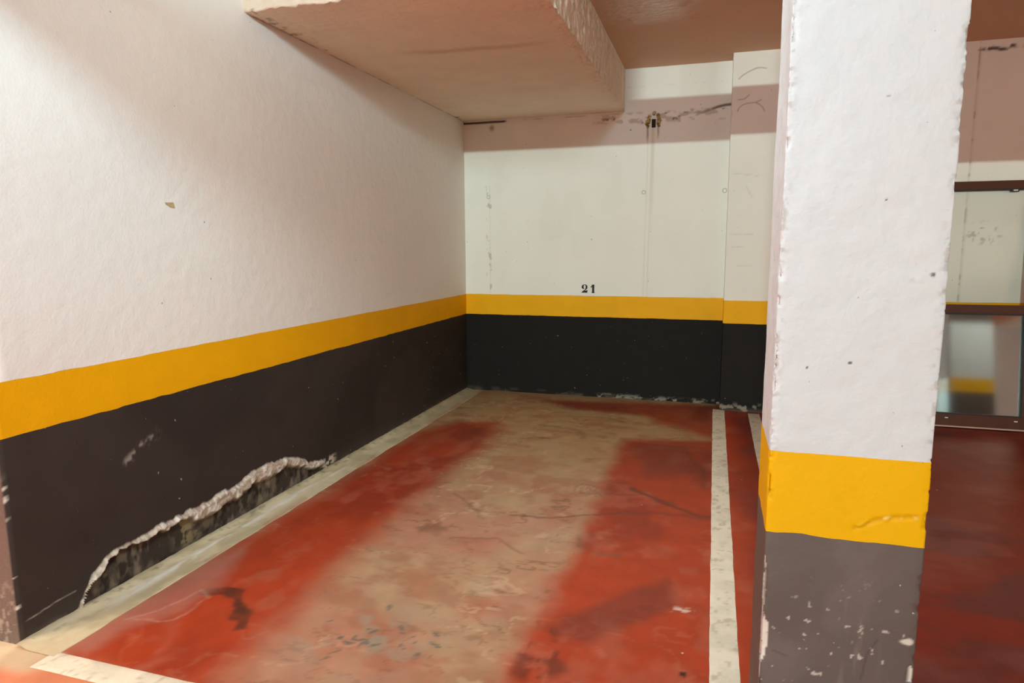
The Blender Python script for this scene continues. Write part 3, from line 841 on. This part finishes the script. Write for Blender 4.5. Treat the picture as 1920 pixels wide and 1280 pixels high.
QST = [0.006, 0.004, 0.006, 0.02]
zyq = lambda s: ZY - 0.004 + 0.0 * s + wob(33, .0012, 14)(s)
zbq = lambda s: ZB + 0.001 + wob(35, .004, 16)(s)
pillar = ribbon('pillar', QP, QST, lines((ZY, 2.1, 0.003), (2.1, ZC, 0.02)), m_pillar_a, f_q_white, closed=True, zlo=zyq)
thing(pillar, 'square white concrete pillar with yellow band and scuffed grey base in the right foreground', 'pillar')
ribbon('yellow_band', QP, QST, lines((ZB, ZY, 0.0035)), m_yel_a, f_q_yel, parent=pillar, closed=True, zlo=zbq, zhi=zyq)
ribbon('grey_base', QP, QST, lines((0, 0.3, 0.012), (0.3, ZB, 0.0035)), m_base_a, f_q_grey, parent=pillar, closed=True, zhi=zbq)

# a second pillar further along the aisle, seen mirrored in the glass
RP = [(5.90, -5.2), (5.90, -5.75), (6.48, -5.75), (6.48, -5.2)]
p2 = ribbon('pillar', RP, 0.05, lines((ZY, ZC, 0.1)), m_pillar_a, f_plain((0.665, 0.73, 0.75)), closed=True)
thing(p2, 'white pillar seen only as a blurred reflection in the lower glass pane', 'pillar')
ribbon('yellow_band', RP, 0.05, lines((ZB, ZY, 0.1)), m_yel_a, f_plain((0.83, 0.47, 0.003)), parent=p2, closed=True)
ribbon('grey_base', RP, 0.05, lines((0, ZB, 0.1)), m_base_a, f_plain(GREY), parent=p2, closed=True)

# ------------------------------------------------------------------ ceiling and soffit
def ceil_mesh():
    xs = lines((RX0, 1.5, 0.5), (1.5, 2.7, 0.012), (2.7, 5.2, 0.05), (5.2, RX1, 0.5)); ys = lines((RY0, -2.6, 0.5), (-2.6, -0.9, 0.012), (-0.9, 0.0, 0.03))
    X, Y = [a.ravel() for a in np.meshgrid(xs, ys, indexing='ij')]
    return X, Y, len(xs), len(ys)


X, Y, nu, nv = ceil_mesh()
Z = ZC - 0.010 * sstep(0.60, 0.85, ridge(X * 7, Y * 13, 331, 3)) * sstep(0.45, 0.62, fbm(X * 4, Y * 4, 333, 3)) * sstep(2.55, 2.2, X) * sstep(1.66, 1.74, X) * sstep(-1.05, -1.35, Y) * sstep(-2.6, -2.3, Y)
ceiling = structure(grid_mesh('ceiling', np.stack([X, Y, Z], -1), nu, nv, m_ceil, flip=True))
# glossier, lumpy drips of ceiling paint above the bay
nt = m_ceil.node_tree; b = nt.nodes['Principled BSDF']
tc = nt.nodes.new('ShaderNodeTexCoord')
mp = nt.nodes.new('ShaderNodeMapping'); mp.inputs['Scale'].default_value = (1.6, 3.0, 1.0)
wv = nt.nodes.new('ShaderNodeTexNoise'); wv.inputs['Scale'].default_value = 11; wv.inputs['Detail'].default_value = 5
nt.links.new(tc.outputs['Object'], mp.inputs['Vector']); nt.links.new(mp.outputs[0], wv.inputs['Vector'])
bp = nt.nodes.new('ShaderNodeBump'); bp.inputs['Strength'].default_value = 0.6; bp.inputs['Distance'].default_value = 0.03
nt.links.new(wv.outputs['Fac'], bp.inputs['Height'])
nt.links.new(bp.outputs[0], b.inputs['Coat Normal'])
b.inputs['Coat Roughness'].default_value = 0.12
vd = nt.nodes.new('ShaderNodeVectorMath'); vd.operation = 'DISTANCE'; vd.inputs[1].default_value = (1.95, -1.6, ZC)
cm = nt.nodes.new('ShaderNodeMapRange'); cm.inputs['From Min'].default_value = 0.45; cm.inputs['From Max'].default_value = 0.15
nt.links.new(tc.outputs['Object'], vd.inputs[0]); nt.links.new(vd.outputs['Value'], cm.inputs['Value']); nt.links.new(cm.outputs[0], b.inputs['Coat Weight'])

SX, SY = 1.62, -3.32


def soff_w(x, y, z):
    """how rough the render coat is here"""
    nn = fbm(x * 5, y * 5, 301, 4) - 0.5
    side = sstep(0.12, 0.02, SX - x + 0.10 * nn - 0.02)
    front = sstep(-2.35, -2.95, y + 0.35 * nn) * 0.45 + sstep(0.10, 0.0, y - SY + 0.1 * nn) * 0.5
    return np.clip(np.maximum(side, front), 0, 1)


def soff_disp(x, y, z):
    w = soff_w(x, y, z)
    a = x * 1.0 + z * 0.7; b_ = y * 1.0 + z * 0.45
    n1 = fbm(a * 34, b_ * 34, 303, 4) - 0.5; n2 = fbm(a * 34, b_ * 34, 305, 4) - 0.5; n3 = fbm(a * 34, b_ * 34, 307, 4) - 0.5
    fix = sstep(0.0, 0.02, x) * sstep(0.0, -0.02, y) * sstep(ZC, ZC - 0.03, z)
    k = 0.026 * w * fix
    return np.stack([n1 * k, n2 * k, n3 * k], -1)


def soff_col(x, y, z):
    c = flat(len(x), (0.90, 0.77, 0.60))
    n = fbm(x * 6, y * 6, 311, 5)
    st = sstep(0.075, 0.0, np.abs(y + 2.31 + 0.12 * np.clip(0.9 - x, 0, 1) + 0.05 * (fbm(x * 4, x * 0, 313, 3) - .5))) * sstep(0.35, 0.7, x) * sstep(1.6, 1.2, x) * (z < ZS + 0.02)
    c = mixc(c, (0.62, 0.44, 0.20), st * 0.55)
    # mould specks along the wall joint
    md = sstep(0.12, 0.0, x) * sstep(0.63, 0.70, fbm(x * 34, y * 18, 315, 4)) * sstep(0.45, 0.55, fbm(y * 1.6, y * 0, 317, 3)) * (z < ZS + 0.02)
    c = mixc(c, (0.12, 0.08, 0.055), md * 0.85)
    c = mixc(c, (0.22, 0.15, 0.10), sstep(0.012, 0.0, x) * sstep(0.40, 0.55, fbm(y * 6, y * 0, 319, 4)) * (z < ZS + 0.02) * 0.7)
    c = mixc(c, (0.45, 0.36, 0.26), sstep(-0.04, 0.0, y) * sstep(0.45, 0.6, n) * 0.5)
    return c


def soffit_mesh():
    V = []; F = []; base = 0
    def blk(P, nu, nv, flip):
        nonlocal base
        idx = np.arange(nu * nv).reshape(nu, nv) + base
        q = np.stack([idx[:-1, :-1], idx[1:, :-1], idx[1:, 1:], idx[:-1, 1:]], -1).reshape(-1, 4)
        F.append(q[:, ::-1] if flip else q); V.append(P); base += len(P)
    xs_ = lines((0.0, 1.40, 0.018), (1.40, SX, 0.009)); ys_ = lines((SY, -3.0, 0.010), (-3.0, 0.0, 0.012)); zs_ = lines((ZS, ZC, 0.010))
    X, Y = [a.ravel() for a in np.meshgrid(xs_, ys_, indexing='ij')]
    blk(np.stack([X, Y, 0 * X + ZS], -1), len(xs_), len(ys_), True)
    Y, Z = [a.ravel() for a in np.meshgrid(ys_, zs_, indexing='ij')]
    blk(np.stack([0 * Y + SX, Y, Z], -1), len(ys_), len(zs_), False)
    X, Z = [a.ravel() for a in np.meshgrid(xs_, zs_, indexing='ij')]
    blk(np.stack([X, 0 * X + SY, Z], -1), len(xs_), len(zs_), False)
    P = np.concatenate(V); q = np.concatenate(F)
    col = soff_col(P[:, 0], P[:, 1], P[:, 2])
    P = P + soff_disp(P[:, 0], P[:, 1], P[:, 2])
    me = bpy.data.meshes.new('soffit')
    me.vertices.add(len(P)); me.vertices.foreach_set('co', P.astype(np.float32).ravel())
    me.loops.add(q.size); me.loops.foreach_set('vertex_index', q.astype(np.int32).ravel())
    me.polygons.add(len(q)); me.polygons.foreach_set('loop_start', np.arange(0, q.size, 4, dtype=np.int32))
    me.update(calc_edges=True)
    bm = bmesh.new(); bm.from_mesh(me)
    lay = bm.verts.layers.float_color.new('Col')
    for v, cc in zip(bm.verts, col):
        v[lay] = (*cc, 1)
    bmesh.ops.remove_doubles(bm, verts=bm.verts, dist=0.0006)
    bm.to_mesh(me); bm.free()
    me.polygons.foreach_set('use_smooth', np.ones(len(me.polygons), bool))
    return link('ceiling_soffit', me, m_soffit_a)


soffit = soffit_mesh()
thing(soffit, 'lowered ceiling block of rough white plaster above the left half of the parking bay', 'soffit')

# ------------------------------------------------------------------ rest of the garage (outside the photograph)
m_conc = paint('bare_grey_concrete', (0.48, 0.42, 0.36), rough=0.85, var=0.12, vscale=1.5, bump=0.2, bscale=30)


def plain_wall(name, path, side):
    return structure(ribbon(name, path, 0.5, lines((0, ZC, 0.5)), m_conc, side=side))


plain_wall('wall_right', [(RX1, 0.0), (RX1, RY0)], 1)
plain_wall('wall_front', [(RX1, RY0), (RX0, RY0)], 1)
plain_wall('wall_far_left', [(RX0, RY0), (RX0, LEND), (-0.34, LEND)], 1)

# deep cable tray that hangs across the aisle and throws the broad band of shade on the walls
def duct(name, x0, x1, y, z0, z1, dep, label):
    e = bpy.data.objects.new(name, None); COL.objects.link(e); e.location = (x0, y, z0)
    bm = bmesh.new(); box_bm(bm, 0, x1 - x0, -dep / 2, dep / 2, 0, z1 - z0, 0.006)
    bm_obj('tray_body', bm, m_metal, e)
    n = int((x1 - x0) / 1.5)
    for k in range(n):
        bm = bmesh.new(); px = 0.5 + k * 1.5
        box_bm(bm, px - 0.012, px + 0.012, -dep / 2 - 0.006, dep / 2 + 0.006, -0.004, 0.0)
        for sgn in (-1, 1):
            box_bm(bm, px - 0.012, px + 0.012, sgn * (dep / 2 + 0.003) - 0.003, sgn * (dep / 2 + 0.003) + 0.003, -0.004, ZC - z0)
        bm_obj('hanger', bm, m_metal, e)
    thing(e, label, 'cable tray')
    return e


duct('cable_tray', RX0 + 0.5, 5.6, -5.11, 2.585, 2.905, 0.08, 'flat steel cable tray hung on edge across the aisle, out of the picture')

# downstand beam from pillar to pillar over the mouth of the next bay
bm = bmesh.new(); box_bm(bm, QX1 + 0.002, RX1 - 0.01, -4.88, -4.56, 2.36, ZC - 0.001, 0.01)
thing(bm_obj('ceiling_beam', bm, m_white), 'white concrete beam running from the pillar over the mouth of the next bay', 'beam')

# ------------------------------------------------------------------ framed glass panel leaning on the wall of the right bay
AX0, AX1, HL, TH = 3.62, 4.99, 2.046, 0.045
lean = math.asin(0.30 / 2.05)
pan = bpy.data.objects.new('glazed_panel', None); COL.objects.link(pan)
pan.location = (AX0, -0.33, 0.004); pan.rotation_euler = (-lean, 0, 0)
thing(pan, 'brown framed glass panel leaning on the wall of the next bay, right of the pillar', 'glass panel')
W = AX1 - AX0
ST = 0.065
def bar(name, x0, x1, z0, z1, y0=0.0, y1=TH, bev=0.004, mat=m_frame, par=pan):
    bm = bmesh.new(); box_bm(bm, x0, x1, y0, y1, z0, z1, bev)
    return bm_obj(name, bm, mat, par)
bar('top_rail', 0, W, 1.978, HL)
bar('middle_rail', ST, W - ST, 0.950, 1.022)
br = bar('bottom_rail', 0, W, 0.0, 0.108, y0=-0.012)
bar('stile', 0, ST, 0.108, 1.978); bar('stile', W - ST, W, 0.108, 1.978)
bar('bead', ST, W - ST, 0.940, 0.950, y0=-0.006, y1=0.02, bev=0.001, mat=m_gasket)
bar('bead', ST, W - ST, 1.966, 1.978, y0=-0.004, y1=0.02, bev=0.001, mat=m_gasket)
bar('bead', ST, ST + 0.01, 0.116, 0.940, y0=-0.002, y1=0.02, bev=0.001, mat=m_gasket)
bar('bead', W - ST - 0.016, W - ST, 0.116, 0.940, y0=-0.002, y1=0.02, bev=0.001, mat=m_gasket)
bar('bead', ST, W - ST, 0.108, 0.116, y0=-0.002, y1=0.02, bev=0.001, mat=m_gasket)
p = bar('glass_pane', ST, W - ST, 0.112, 0.948, 0.020, 0.026, 0, m_glass_dark); p['label'] = 'dark reflective lower pane'
p = bar('glass_pane', ST, W - ST, 1.022, 1.978, 0.020, 0.026, 0, m_glass); p['label'] = 'clear upper pane'
k_ = bar('sticker', 0.755, 0.778, 0.071, 0.078, -0.0132, -0.012, 0, m_sticker)
k_ = bar('sticker', 1.247, 1.272, 0.071, 0.079, -0.0132, -0.012, 0, m_sticker)
k_ = bar('threshold_strip', 0, W, 0.0, 0.012, -0.03, -0.012, 0.002, paint('worn_aluminium', (0.45, 0.30, 0.24), rough=0.4))
k_ = bar('catch', 1.165, 1.225, 1.950, 1.968, -0.012, 0.004, 0.003, m_gasket)
k_ = bar('catch_plate', 1.183, 1.215, 1.955, 1.966, -0.0145, -0.012, 0.001, m_sticker)
